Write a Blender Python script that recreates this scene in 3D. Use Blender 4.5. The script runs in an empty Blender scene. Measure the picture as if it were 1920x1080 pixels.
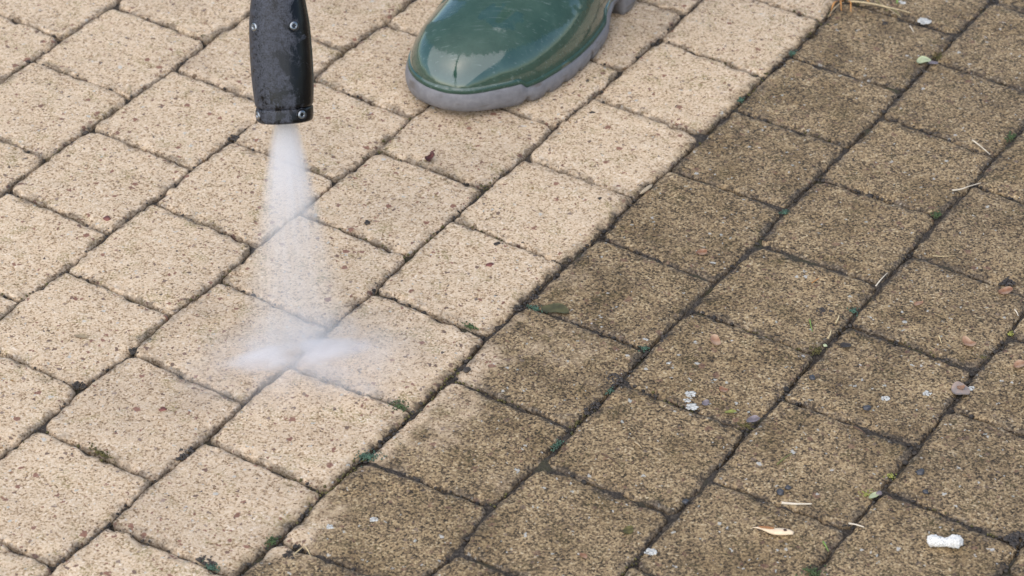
import bpy, bmesh, math, random
import numpy as np
from mathutils import Vector, Matrix, noise as mnoise

# ------------------------------------------------------------------ camera, world, sun, exposure
S = bpy.context.scene
CAM_H, PITCH, ROLL, FPX, YAW = 1.19509, 0.64170185, 0.00185487, 5293.4665, 1.00282245
FOOT = -CAM_H / math.tan(PITCH)                     # camera stands at (0, FOOT, CAM_H)
cam_d = bpy.data.cameras.new('camera'); cam = bpy.data.objects.new('camera', cam_d)
S.collection.objects.link(cam); S.camera = cam
cam.location = (0, FOOT, CAM_H)
cam.rotation_euler = (Matrix.Rotation(math.pi/2 - PITCH, 3, 'X') @ Matrix.Rotation(ROLL, 3, 'Z')).to_euler()
cam_d.sensor_width = 36; cam_d.lens = FPX / 1920 * 36; cam_d.clip_start = 0.05; cam_d.clip_end = 500
cam_d.dof.use_dof = True; cam_d.dof.focus_distance = 1.95; cam_d.dof.aperture_fstop = 14
SUN_EL, SUN_AZ = math.radians(52), math.radians(-150)   # azimuth from +Y towards +X
w = bpy.data.worlds.new('World'); S.world = w; w.use_nodes = True
wn = w.node_tree; sky = wn.nodes.new('ShaderNodeTexSky'); sky.sky_type = 'NISHITA'; sky.sun_disc = False
sky.sun_elevation = SUN_EL; sky.sun_rotation = SUN_AZ
wn.links.new(sky.outputs[0], wn.nodes['Background'].inputs[0]); wn.nodes['Background'].inputs[1].default_value = 0.115
sd = bpy.data.lights.new('sun', 'SUN'); sd.energy = 1.7; sd.angle = math.radians(110); sd.color = (1, .93, .83)
sun = bpy.data.objects.new('sun', sd); S.collection.objects.link(sun)
sv = Vector((math.sin(SUN_AZ)*math.cos(SUN_EL), math.cos(SUN_AZ)*math.cos(SUN_EL), math.sin(SUN_EL)))
sun.rotation_euler = sv.to_track_quat('Z', 'Y').to_euler()
vs = S.view_settings; vs.view_transform = 'Standard'; vs.look = 'None'; vs.gamma = 1; vs.use_curve_mapping = False
vs.exposure = 0.86
S.cycles.volume_bounces = 10; S.cycles.max_bounces = 12; S.cycles.transparent_max_bounces = 12

# ------------------------------------------------------------------ helpers
random.seed(7); rng = np.random.default_rng(11)
col = S.collection
def ray(px, py):
    x = (px-960)/FPX; y = -(py-540)/FPX; c, s = math.cos(ROLL), math.sin(ROLL); x, y = c*x-s*y, s*x+c*y
    return Vector((x, math.cos(PITCH)+math.sin(PITCH)*y, -math.sin(PITCH)+math.cos(PITCH)*y))
def gp(px, py, z=0.0):                                # ground point (height z) seen at a photo pixel
    d = ray(px, py); k = (CAM_H - z)/(-d.z)
    return Vector((d.x*k, FOOT + d.y*k, z))
CY, SY = math.cos(YAW), math.sin(YAW)
def grid(u, v):                                       # paving grid in metres to world
    return CY*u - SY*v, SY*u + CY*v + FOOT
_T = rng.random((64, 64, 64)).astype(np.float32)
def vnoise(x, y, z=0.0):                              # smooth value noise 0..1, arrays
    x = np.asarray(x, float); y = np.asarray(y, float); z = np.zeros_like(x) + z
    xi, yi, zi = np.floor(x).astype(int), np.floor(y).astype(int), np.floor(z).astype(int)
    fx, fy, fz = x-xi, y-yi, z-zi
    fx, fy, fz = fx*fx*(3-2*fx), fy*fy*(3-2*fy), fz*fz*(3-2*fz)
    g = lambda a, b, c: _T[(xi+a) & 63, (yi+b) & 63, (zi+c) & 63]
    l = lambda a, b, t: a + (b-a)*t
    return l(l(l(g(0,0,0), g(1,0,0), fx), l(g(0,1,0), g(1,1,0), fx), fy),
             l(l(g(0,0,1), g(1,0,1), fx), l(g(0,1,1), g(1,1,1), fx), fy), fz)
def mesh_obj(name, verts, faces, mat=None, parent=None, smooth=True):
    me = bpy.data.meshes.new(name)
    me.from_pydata([tuple(v) for v in verts], [], [tuple(f) for f in faces]); me.update()
    if smooth: me.polygons.foreach_set('use_smooth', [True]*len(me.polygons))
    o = bpy.data.objects.new(name, me); col.objects.link(o)
    if mat: me.materials.append(mat)
    if parent: o.parent = parent
    return o
def empty(name, loc=(0, 0, 0)):
    o = bpy.data.objects.new(name, None); col.objects.link(o); o.location = loc; o.empty_display_size = .02
    return o
def tag(o, label=None, cat=None, group=None, kind=None):
    if label: o['label'] = label
    if cat: o['category'] = cat
    if group: o['group'] = group
    if kind: o['kind'] = kind
    return o

# ------------------------------------------------------------------ materials
class NT:
    def __init__(s, name):
        s.m = bpy.data.materials.new(name); s.m.use_nodes = True; s.t = s.m.node_tree
        s.t.nodes.clear(); s.out = s.n('OutputMaterial')
    def n(s, kind, **kw):
        nd = s.t.nodes.new('ShaderNode'+kind)
        for k, v in kw.items(): setattr(nd, k, v)
        return nd
    def put(s, sock, v):
        if isinstance(v, bpy.types.NodeSocket): s.t.links.new(v, sock)
        elif v is not None: sock.default_value = (*v, 1) if (isinstance(v, tuple) and len(v) == 3 and sock.type == 'RGBA') else v
    def math(s, op, a, b=None, c=None, clamp=False):
        nd = s.n('Math', operation=op, use_clamp=clamp)
        for i, v in enumerate((a, b, c)):
            if v is not None: s.put(nd.inputs[i], v)
        return nd.outputs[0]
    def mix(s, f, a, b, mode='MIX'):
        nd = s.n('Mix', data_type='RGBA', blend_type=mode)
        s.put(nd.inputs[0], f); s.put(nd.inputs[6], a); s.put(nd.inputs[7], b); return nd.outputs[2]
    def noise(s, v, scale, detail=2, rough=.5, dist=0):
        nd = s.n('TexNoise'); s.put(nd.inputs['Vector'], v); nd.inputs['Scale'].default_value = scale
        nd.inputs['Detail'].default_value = detail; nd.inputs['Roughness'].default_value = rough
        nd.inputs['Distortion'].default_value = dist; return nd.outputs[0]
    def voro(s, v, scale, feature='F1'):
        nd = s.n('TexVoronoi', feature=feature); s.put(nd.inputs['Vector'], v); nd.inputs['Scale'].default_value = scale
        return nd.outputs[0], nd.outputs[1]
    def ramp(s, f, stops):
        nd = s.n('ValToRGB'); s.put(nd.inputs[0], f); e = nd.color_ramp.elements
        while len(e) < len(stops): e.new(.5)
        for i, (p, c) in enumerate(stops): e[i].position = p; e[i].color = (*c, 1) if isinstance(c, tuple) else (c, c, c, 1)
        return nd.outputs[0]
    def step(s, f, a, b):                             # smooth map a..b to 0..1
        nd = s.n('MapRange'); nd.interpolation_type = 'SMOOTHSTEP'; s.put(nd.inputs[0], f)
        nd.inputs[1].default_value = a; nd.inputs[2].default_value = b; return nd.outputs[0]
    def obj(s): return s.n('TexCoord').outputs['Object']
    def vec(s, v, add=None, mul=None):
        nd = s.n('Mapping'); s.put(nd.inputs[0], v)
        if add: nd.inputs[1].default_value = add
        if mul: nd.inputs[3].default_value = mul
        return nd.outputs[0]
    def bump(s, h, dist, strength=1, normal=None):
        nd = s.n('Bump'); nd.inputs['Strength'].default_value = strength; nd.inputs['Distance'].default_value = dist
        s.put(nd.inputs['Height'], h)
        if normal: s.put(nd.inputs['Normal'], normal)
        return nd.outputs[0]
    def bsdf(s, **kw):
        b = s.n('BsdfPrincipled')
        for k, v in kw.items(): s.put(b.inputs[k.replace('_', ' ')], v)
        s.t.links.new(b.outputs[0], s.out.inputs[0]); return s.m

def simple(name, c, rough=.7, var=.25, scale=400, bump=.0003, metal=0., coat=0., c2=None):
    t = NT(name); v = t.obj(); n = t.noise(v, scale, 3)
    lo = tuple(x*(1-var) for x in c); hi = c2 or tuple(min(1, x*(1+var)) for x in c)
    return t.bsdf(Base_Color=t.ramp(n, [(.35, lo), (.65, hi)]), Roughness=rough, Metallic=metal, Coat_Weight=coat,
                  Normal=t.bump(n, bump))

def paver_material():
    t = NT('sandstone_concrete'); v = t.obj()
    at = t.n('Attribute', attribute_name='wear'); sp = t.n('SeparateColor'); t.put(sp.inputs[0], at.outputs['Color'])
    dirt0, edge, rnd = sp.outputs
    warp = t.n('TexNoise'); t.put(warp.inputs[0], v); warp.inputs['Scale'].default_value = 330
    wv = t.n('VectorMath', operation='MULTIPLY_ADD'); t.put(wv.inputs[0], warp.outputs[1]); wv.inputs[1].default_value = (.0055,)*3; t.put(wv.inputs[2], v)
    wv = wv.outputs[0]
    g1 = t.noise(v, 620, 3, .62); cell_d, cell_c = t.voro(v, 720)
    cr = t.n('SeparateColor'); t.put(cr.inputs[0], cell_c)
    mid = t.noise(v, 120, 3, .6); big = t.noise(v, 14, 3, .55); patch = t.noise(v, 34, 4, .6)
    grain = t.math('ADD', t.math('MULTIPLY', g1, .62), t.math('MULTIPLY', cr.outputs[0], .26))
    grain = t.math('ADD', grain, t.math('MULTIPLY', t.math('SUBTRACT', mid, .5), .22))
    grain = t.math('ADD', grain, t.math('MULTIPLY', t.math('SUBTRACT', patch, .5), .14))
    clean = t.ramp(grain, [(.23, (.16, .10, .055)), (.32, (.38, .26, .150)), (.395, (.59, .437, .283)), (.58, (.69, .54, .375)), (.72, (.85, .75, .62))])
    dirty = t.ramp(grain, [(.265, (.030, .021, .011)), (.37, (.138, .093, .046)), (.45, (.275, .188, .100)), (.56, (.41, .29, .148)), (.70, (.62, .51, .34))])
    # dirty film: attribute with a ragged border
    dm = t.step(t.math('ADD', dirt0, t.math('MULTIPLY', t.math('SUBTRACT', t.math('ADD', t.math('MULTIPLY', t.noise(v, 90, 4, .65), .6), t.math('MULTIPLY', g1, .4)), .5), 1.1)), .26, .74)
    c = t.mix(dm, clean, dirty)
    # large tone changes and paver to paver differences
    tone = t.math('ADD', t.math('MULTIPLY', t.math('SUBTRACT', big, .5), .5), t.math('MULTIPLY', t.math('SUBTRACT', rnd, .5), .24))
    c = t.mix(1, c, t.ramp(t.math('ADD', tone, .5), [(.2, (.72, .72, .74)), (.5, (1, 1, 1)), (.8, (1.0, 1.0, 1.0))]), 'MULTIPLY')
    bl = t.step(t.noise(v, 22, 5, .65), .42, .66)
    c = t.mix(t.math('MULTIPLY', t.math('MULTIPLY', bl, dm), .75), c, t.mix(1, c, (.56, .53, .46), 'MULTIPLY'))
    bl2 = t.step(t.noise(t.vec(v, add=(3, 1, 0)), 30, 5, .65), .54, .72)
    c = t.mix(t.math('MULTIPLY', t.math('MULTIPLY', bl2, dm), .40), c, t.mix(1, c, (1.6, 1.56, 1.48), 'MULTIPLY'))
    # algae, olive
    alg = t.math('MULTIPLY', t.step(t.noise(v, 46, 4, .7), .50, .70), t.step(g1, .58, .40))
    c = t.mix(t.math('MULTIPLY', alg, .75), c, t.mix(dm, (.21, .17, .055), (.075, .058, .018)))
    # red brown and dark stone chips, two sizes
    for sc, r0, keep, cols in ((105, .28, .68, 0), (190, .32, .55, 1), (340, .36, .66, 2)):
        d, cc = t.voro(wv, sc); q = t.n('SeparateColor'); t.put(q.inputs[0], cc)
        rad = t.math('MULTIPLY', q.outputs[1], r0)
        on = t.math('MULTIPLY', t.math('GREATER_THAN', q.outputs[0], keep), t.step(t.math('SUBTRACT', d, rad), .03, -.03))
        chip = t.ramp(q.outputs[2], [(.0, (.17, .075, .05)), (.35, (.25, .12, .08)), (.55, (.12, .075, .055)), (.72, (.30, .22, .17)), (.86, (.035, .033, .038)), (1, (.30, .16, .05))])
        chip = t.mix(t.math('MULTIPLY', dm, .75), chip, t.mix(.5, chip, (.07, .045, .03)))
        c = t.mix(t.math('MULTIPLY', on, t.mix(dm, (.92,)*3, (.6,)*3)), c, chip)
    # pale quartz and lichen flecks
    for sc, keep, r0 in ((85, .90, .17), (170, .90, .26), (310, .86, .30)):
        d, cc = t.voro(wv, sc); q = t.n('SeparateColor'); t.put(q.inputs[0], cc)
        on = t.math('MULTIPLY', t.math('GREATER_THAN', q.outputs[0], keep), t.step(t.math('SUBTRACT', d, t.math('MULTIPLY', q.outputs[1], r0)), .04, -.04))
        c = t.mix(t.math('MULTIPLY', on, .8), c, t.mix(q.outputs[2], (.58, .55, .49), (.38, .39, .35)))
    # soot and silt along the joints
    en = t.math('MULTIPLY', edge, t.step(t.noise(v, 75, 5, .75), .44, .66))
    rim = t.math('MULTIPLY', t.step(t.math('ADD', edge, t.math('MULTIPLY', t.math('SUBTRACT', t.math('ADD', t.math('MULTIPLY', t.noise(v, 45, 3, .6), .6), t.math('MULTIPLY', t.noise(v, 200, 4, .7), .4)), .5), 2.6)), .66, 1.0), .85)
    en = t.math('MAXIMUM', en, rim)
    c = t.mix(t.math('MULTIPLY', en, t.mix(dm, (.74,)*3, (.80,)*3)), c, t.ramp(t.math('ADD', grain, t.math('MULTIPLY', t.math('SUBTRACT', t.noise(v, 60, 2), .5), .3)), [(.3, (.018, .014, .011)), (.5, (.062, .050, .040)), (.65, (.14, .118, .10)), (.75, (.3, .27, .24))]))
    wet = t.math('MULTIPLY', at.outputs['Alpha'], t.step(t.noise(v, 40, 4, .65), .38, .60)); c = t.mix(wet, c, t.mix(1, c, (.90, .89, .88), 'MULTIPLY'))
    h = t.math('ADD', t.math('MULTIPLY', g1, .6), t.math('MULTIPLY', cr.outputs[0], .4))
    nb = t.bump(h, .0011, .8, t.bump(mid, .0012, .6))
    return t.bsdf(Base_Color=c, Roughness=t.mix(wet, t.mix(dm, (.82,)*3, (.62,)*3), (.22,)*3), Specular_IOR_Level=.35, Normal=nb)

def soil_material():
    t = NT('joint_silt'); v = t.obj(); n = t.noise(v, 500, 4, .7); b = t.noise(v, 40, 3)
    c = t.ramp(n, [(.3, (.012, .009, .007)), (.5, (.046, .036, .026)), (.68, (.125, .10, .075))])
    c = t.mix(t.step(b, .52, .7), c, (.055, .05, .022))
    return t.bsdf(Base_Color=c, Roughness=.85, Normal=t.bump(n, .002))

M = dict(
  paver=paver_material(), soil=soil_material(),
  grit=simple('dark_grit', (.040, .032, .025), .8, .6, 250, .0006),
  moss=simple('moss_green', (.055, .085, .028), .7, .4, 300, .0004),
  moss_blue=simple('moss_bluegreen', (.055, .105, .068), .7, .35, 300, .0004),
  moss_olive=simple('moss_olive', (.085, .072, .02), .8, .4, 300, .0004),
  moss_yellow=simple('moss_yellow', (.26, .26, .06), .7, .3, 300, .0004),
  straw=simple('dry_straw', (.52, .40, .22), .6, .25, 180, .0002),
  straw_pale=simple('bleached_straw', (.60, .52, .40), .6, .2, 180, .0002),
  straw_orange=simple('rusty_straw', (.46, .21, .055), .6, .35, 150, .0002),
  blade_green=simple('green_blade', (.16, .24, .05), .55, .3, 180, .0002),
  blade_olive=simple('olive_blade', (.17, .16, .05), .6, .3, 180, .0002),
  twig=simple('brown_twig', (.085, .05, .03), .8, .4, 300, .0003),
  twig_tan=simple('tan_twig', (.33, .25, .15), .7, .3, 300, .0003),
  lichen=simple('white_lichen', (.47, .46, .42), .9, .3, 500, .0003),
  pebble=simple('white_porous_stone', (.80, .78, .73), .95, .16, 1100, .0016),
  leaf_red=simple('dark_red_leaf', (.10, .035, .03), .5, .5, 200, .0004),
  leaf_dark=simple('black_brown_leaf', (.045, .035, .027), .6, .5, 250, .0006),
  leaf_orange=simple('orange_scale', (.33, .13, .05), .5, .35, 160, .0004, c2=(.38, .24, .15)),
  leaf_pink=simple('pink_scale', (.38, .18, .09), .45, .3, 160, .0004, c2=(.45, .30, .19)),
  leaf_grey=simple('grey_brown_scale', (.33, .28, .25), .5, .3, 170, .0005, c2=(.36, .26, .20)),
  leaf_mauve=simple('mauve_scale', (.20, .165, .17), .5, .35, 170, .0004),
  leaf_pale=simple('pale_green_leaf', (.42, .45, .26), .55, .2, 200, .0003),
  leaf_olive=simple('olive_leaf', (.075, .068, .025), .6, .3, 120, .0004),
  husk=simple('cream_husk', (.72, .56, .38), .5, .12, 200, .0003),
  husk_tip=simple('rust_husk_tip', (.38, .17, .06), .5, .3, 200, .0003),
  hole=simple('dark_hole', (.05, .02, .015), .8, .3, 300, .0002),
  stone_blue=simple('bluegrey_stone', (.050, .050, .056), .35, .35, 200, .0004),
  chip_red=simple('red_brown_chip', (.17, .06, .045), .6, .35, 200, .0004),
  seed=simple('tan_seed', (.42, .33, .22), .6, .2, 220, .0003),
)

# ------------------------------------------------------------------ paving
LINES={
 0:[(1361,2.5),(1402,0.1),(1442,1.7),(1504,0.9)],
 1:[(1248,-3.2),(1297,0.9),(1342,1.2),(1396,1.1),(1447,-2.1),(1495,1.9),(1552,-1.7)],
 2:[(1126,-1.0),(1148,1.0),(1167,0.2),(1197,-3.7),(1247,0.7),(1296,-1.3),(1345,0.7),(1393,-0.6),(1497,-2.7),(1543,1.2),(1592,-4.2),(1635,-2.8)],
 3:[(1014,1.9),(1038,0.5),(1050,-1.5),(1095,3.5),(1146,-3.7),(1193,2.5),(1244,-1.9),(1293,2.2),(1341,-1.3),(1391,0.9),(1446,-2.4),(1491,1.0),(1513,-0.1)],
 4:[(951,4.6),(1000,-1.6),(1045,1.7),(1098,-2.8),(1156,-0.1),(1189,-2.8),(1242,0.7),(1295,-2.3),(1340,1.4),(1399,1.5),(1441,2.8),(1494,-1.1),(1539,2.4),(1592,-0.0),(1636,0.5),(1695,-2.7),(1738,2.2),(1764,0.5)],
 5:[(1024,0.9),(1046,-1.4),(1099,2.3),(1142,-1.9),(1188,-2.2),(1243,-2.4),(1291,2.8),(1336,3.0),(1388,2.7),(1437,-1.0),(1493,1.9),(1536,-2.2),(1578,-1.2),(1629,-2.6),(1688,1.2),(1732,-2.2),(1788,1.5),(1823,7.9)],
 6:[(1067,1.2),(1100,-3.4),(1142,5.5),(1199,-2.6),(1237,0.8),(1299,-1.4),(1342,2.8),(1396,0.7),(1430,1.9),(1487,-3.4),(1535,2.6),(1631,-0.6),(1687,-3.9),(1726,-0.9),(1781,0.4),(1833,-0.1),(1893,-0.6)],
 7:[(1136,-0.9),(1198,0.3),(1246,-2.0),(1298,1.3),(1339,-0.6),(1394,-0.1),(1438,-2.0),(1488,0.4),(1538,-0.1),(1587,2.6),(1635,-2.6),(1671,0.8),(1706,-0.6),(1735,-0.7)],
 8:[(1200,-1.6),(1244,0.2),(1297,-1.4),(1351,-1.7),(1394,-0.8),(1443,2.7),(1477,-1.4),(1521,2.7)],
 9:[(1261,-0.5),(1288,2.8)],
}
JOINTS={
 -1:[(1437.5,1435.8)],
 0:[(1298.7,1296.7),(1397.3,1397.6),(1496.9,1495.2)],
 1:[(1147.9,1149.4),(1248.1,1247.1),(1346.3,1345.4),(1447.8,1447.4),(1548.9,1542.7)],
 2:[(1097.5,1096.2),(1195.3,1193.7),(1294.5,1291.8),(1391.2,1392.1),(1495.5,1491.4),(1593.2,1592.1)],
 3:[(950.5,948.6),(1048.7,1047.8),(1145.7,1143.2),(1244.8,1242.1),(1341.9,1341.4),(1441.4,1442.5),(1542.6,1540.1),(1641.2,1636.0),(1737.5,1738.4)],
 4:[(998.6,1001.4),(1098.9,1099.6),(1191.1,1197.7),(1293.7,1291.6),(1395.8,1392.7),(1492.4,1492.0),(1591.6,1591.5),(1694.2,1689.2),(1790.3,1789.1)],
 5:[(1045.0,1051.5),(1138.0,1144.4),(1240.3,1239.5),(1338.0,1339.1),(1435.5,1433.1),(1537.2,1540.4),(1635.3,1636.8),(1727.2,1730.5),(1827.8,1829.2)],
 6:[(1097.2,1098.7),(1196.9,1201.5),(1297.9,1299.6),(1394.9,1397.3),(1490.6,1493.7),(1586.9,1592.3),(1690.8,1683.8),(1782.7,1783.5),(1890.7,1885.6)],
 7:[(1144.6,1144.5),(1243.2,1249.1),(1342.2,1346.4),(1440.0,1441.3),(1538.9,1537.3),(1642.8,1640.9)],
 8:[(1296.3,1292.9),(1393.5,1394.8),(1489.0,1487.5)],
}
V0, NB = 1342.52, 100.0
def line_v(k, u):                                     # wandering of one long joint, mm
    v = np.full_like(np.asarray(u, float), V0 - k*NB)
    if k in LINES:
        a = np.array(LINES[k]); v = v + .5*np.interp(u, a[:, 0], a[:, 1])
    return v
def row_joints(k, umin, umax):
    base = list(JOINTS.get(k, []))
    if not base: r = random.uniform(0, 100); base = [(1300+r, 1300+r)]
    st = 98.4; up = list(base); dn = []
    while up[-1][0] < umax: up.append((up[-1][0]+st+random.uniform(-2, 2), up[-1][1]+st+random.uniform(-2, 2)))
    lo = base[0]
    while lo[0] > umin: lo = (lo[0]-st+random.uniform(-2, 2), lo[1]-st+random.uniform(-2, 2)); dn.append(lo)
    return dn[::-1] + up
PV, PF, PA = [], [], []; pv_n = 0
def add_paver(k, ja, jb, n):
    global pv_n
    t = np.sin(np.linspace(-1, 1, n)*math.pi/2); A, B = np.meshgrid(t, t, indexing='ij')
    hx = (jb[0]+jb[1]-ja[0]-ja[1])/4; hy = 50.0
    gap = random.uniform(.5, 1.0) + (.3 if k >= 5 else 0); hx -= gap+(.35 if k >= 5 else .6); hy -= gap+(0 if k >= 5 else .15)
    rr4 = [random.choice((3.5, 4.5, 5.5, 8.5)) for _ in range(4)]; rc = np.where(A > 0, np.where(B > 0, rr4[0], rr4[1]), np.where(B > 0, rr4[2], rr4[3]))[..., None]
    P = np.stack([A*hx, B*hy], -1); h = np.array([hx, hy])
    core = np.clip(P, -(h-rc), h-rc); d = P-core; li = np.abs(d).max(-1); l2 = np.hypot(d[..., 0], d[..., 1])
    P = core + d*np.where(l2 > 1e-9, li/np.maximum(l2, 1e-9), 1)[..., None]
    e = np.maximum(np.abs(A), np.abs(B)); D = (1-e)*50
    uc = (ja[0]+ja[1]+jb[0]+jb[1])/4; fx = P[..., 0]/(hx+gap)/2+.5; fy = P[..., 1]/(hy+gap)/2+.5
    # fy=1 on line k (upper-left), fy=0 on line k+1
    ju = lambda j: j[0]*fy + j[1]*(1-fy)
    U = ju(ja)*(1-fx) + ju(jb)*fx
    V = line_v(k, U)*fy + line_v(k+1, U)*(1-fy)
    jit = (vnoise(U/9, V/9, k*3.3)-.5)*2.5 + (vnoise(U/3, V/3, k*1.7)-.5)*1.6
    nrm = np.hypot(P[..., 0], P[..., 1]); ks = e**5*jit/np.maximum(nrm, 1)
    U = U + P[..., 0]*ks; V = V + P[..., 1]*ks
    R = 2.6 + 2.4*vnoise(U/14, V/14, 9.1); q = np.clip((R-D)/R, 0, 1)
    Z = -R*.75*(1-np.sqrt(np.maximum(0, 1-q*q)))
    Z += (vnoise(U/16, V/16, 4.4)-.5)*1.1 + (vnoise(U/4.5, V/4.5, 2.2)-.5)*.55 + (vnoise(U/1.8, V/1.8, 7.2)-.5)*.35
    Z -= np.clip(vnoise(U/6, V/6, 5.5)-.52, 0, 1)*np.clip(1-D/9, 0, 1)*8
    ta, tb = random.uniform(-.55, .55), random.uniform(-.55, .55); Z += ta*A + tb*B + random.uniform(-.4, .4)
    Z[e > .9999] = -16
    X, Y = grid(U/1000, V/1000)
    PV.append(np.stack([X.ravel(), Y.ravel(), Z.ravel()/1000], 1))
    # wear: long joint number 5 is the border between washed and unwashed rows
    if k >= 5: dirt = np.full(A.shape, 1.0)
    else: dirt = np.full(A.shape, 0.0)
    if k == 4: dirt = .56*np.clip(1-fy*100/16, 0, 1) + .10*np.clip(1-fy*100/45, 0, 1)
    if k == 5: dirt = dirt - .42*np.clip((fy-.62)/.38, 0, 1)*np.clip(vnoise(U/30, V/30, 3.9)*2-.7, 0, 1)
    if k == 5 and 1390 > uc: dirt = dirt - .30*np.clip((fy*100-55)/45, 0, 1)
    if k in (5, 6) and uc < 1290: dirt = dirt - (.36 if k == 5 else .2)*(.45 if uc < 1145 else 1)*np.clip(vnoise(U/26, V/26, 12.2)*1.7-.35, 0, 1)
    edge = np.clip(1-D/(8 if k < 5 else 9), 0, 1)**.8
    PA.append(np.stack([dirt.ravel(), edge.ravel(), np.full(A.size, random.random()), np.clip(1.25-np.hypot((X.ravel()+.145)/.17, (Y.ravel()+.085)/.15), 0, 1)], 1))
    I = np.arange(n*n).reshape(n, n) + pv_n
    PF.append(np.stack([I[:-1, :-1], I[1:, :-1], I[1:, 1:], I[:-1, 1:]], -1).reshape(-1, 4)); pv_n += n*n
for k in range(-9, 23):
    js = row_joints(k, 450, 2500)
    for ja, jb in zip(js[:-1], js[1:]):
        x, y = grid((ja[0]+jb[0])/2000, (V0-k*NB-50)/1000)
        if math.hypot(x, y) > 1.45: continue
        add_paver(k, ja, jb, 48 if (abs(x) < .50 and -.40 < y < .52) else 12)
V_, F_, A_ = np.concatenate(PV), np.concatenate(PF), np.concatenate(PA)
me = bpy.data.meshes.new('pavement'); me.vertices.add(len(V_)); me.vertices.foreach_set('co', V_.ravel())
me.loops.add(F_.size); me.loops.foreach_set('vertex_index', F_.ravel().astype(np.int32))
me.polygons.add(len(F_)); me.polygons.foreach_set('loop_start', np.arange(0, F_.size, 4, dtype=np.int32))
me.update(calc_edges=True); me.polygons.foreach_set('use_smooth', np.ones(len(F_), bool))
ca = me.color_attributes.new('wear', 'FLOAT_COLOR', 'POINT'); ca.data.foreach_set('color', A_.ravel().astype(np.float32))
me.materials.append(M['paver']); pavement = bpy.data.objects.new('pavement', me); col.objects.link(pavement)
tag(pavement, kind='structure')

# silt in the joints: one sheet under the stones, and the ground beyond
def heightfield(name, x0, x1, y0, y1, st, fz, mat):
    xs = np.arange(x0, x1, st); ys = np.arange(y0, y1, st); X, Y = np.meshgrid(xs, ys, indexing='ij'); Z = fz(X, Y)
    n, m = X.shape; I = np.arange(n*m).reshape(n, m)
    F = np.stack([I[:-1, :-1], I[1:, :-1], I[1:, 1:], I[:-1, 1:]], -1).reshape(-1, 4)
    return mesh_obj(name, np.stack([X.ravel(), Y.ravel(), Z.ravel()], 1).tolist(), F.tolist(), mat)
def silt_z(X, Y):
    u = CY*X + SY*(Y-FOOT); v = -SY*X + CY*(Y-FOOT)
    dirty = np.clip((V0/1000 - .5 - v)/.03+.5, 0, 1)
    z = -.0050 + .0019*dirty + (vnoise(X*90, Y*90, 3.1)-.5)*.0042 + (vnoise(X*260, Y*260, 8.1)-.5)*.0022
    return np.minimum(z, -.0022)
tag(heightfield('joint_silt', -.56, .56, -.44, .56, .0024, silt_z, M['soil']), kind='structure')
gnd = mesh_obj('ground', [(-60, -60, -.018), (60, -60, -.018), (60, 60, -.018), (-60, 60, -.018)], [(0, 1, 2, 3)], M['soil'])
tag(gnd, kind='structure')

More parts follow.
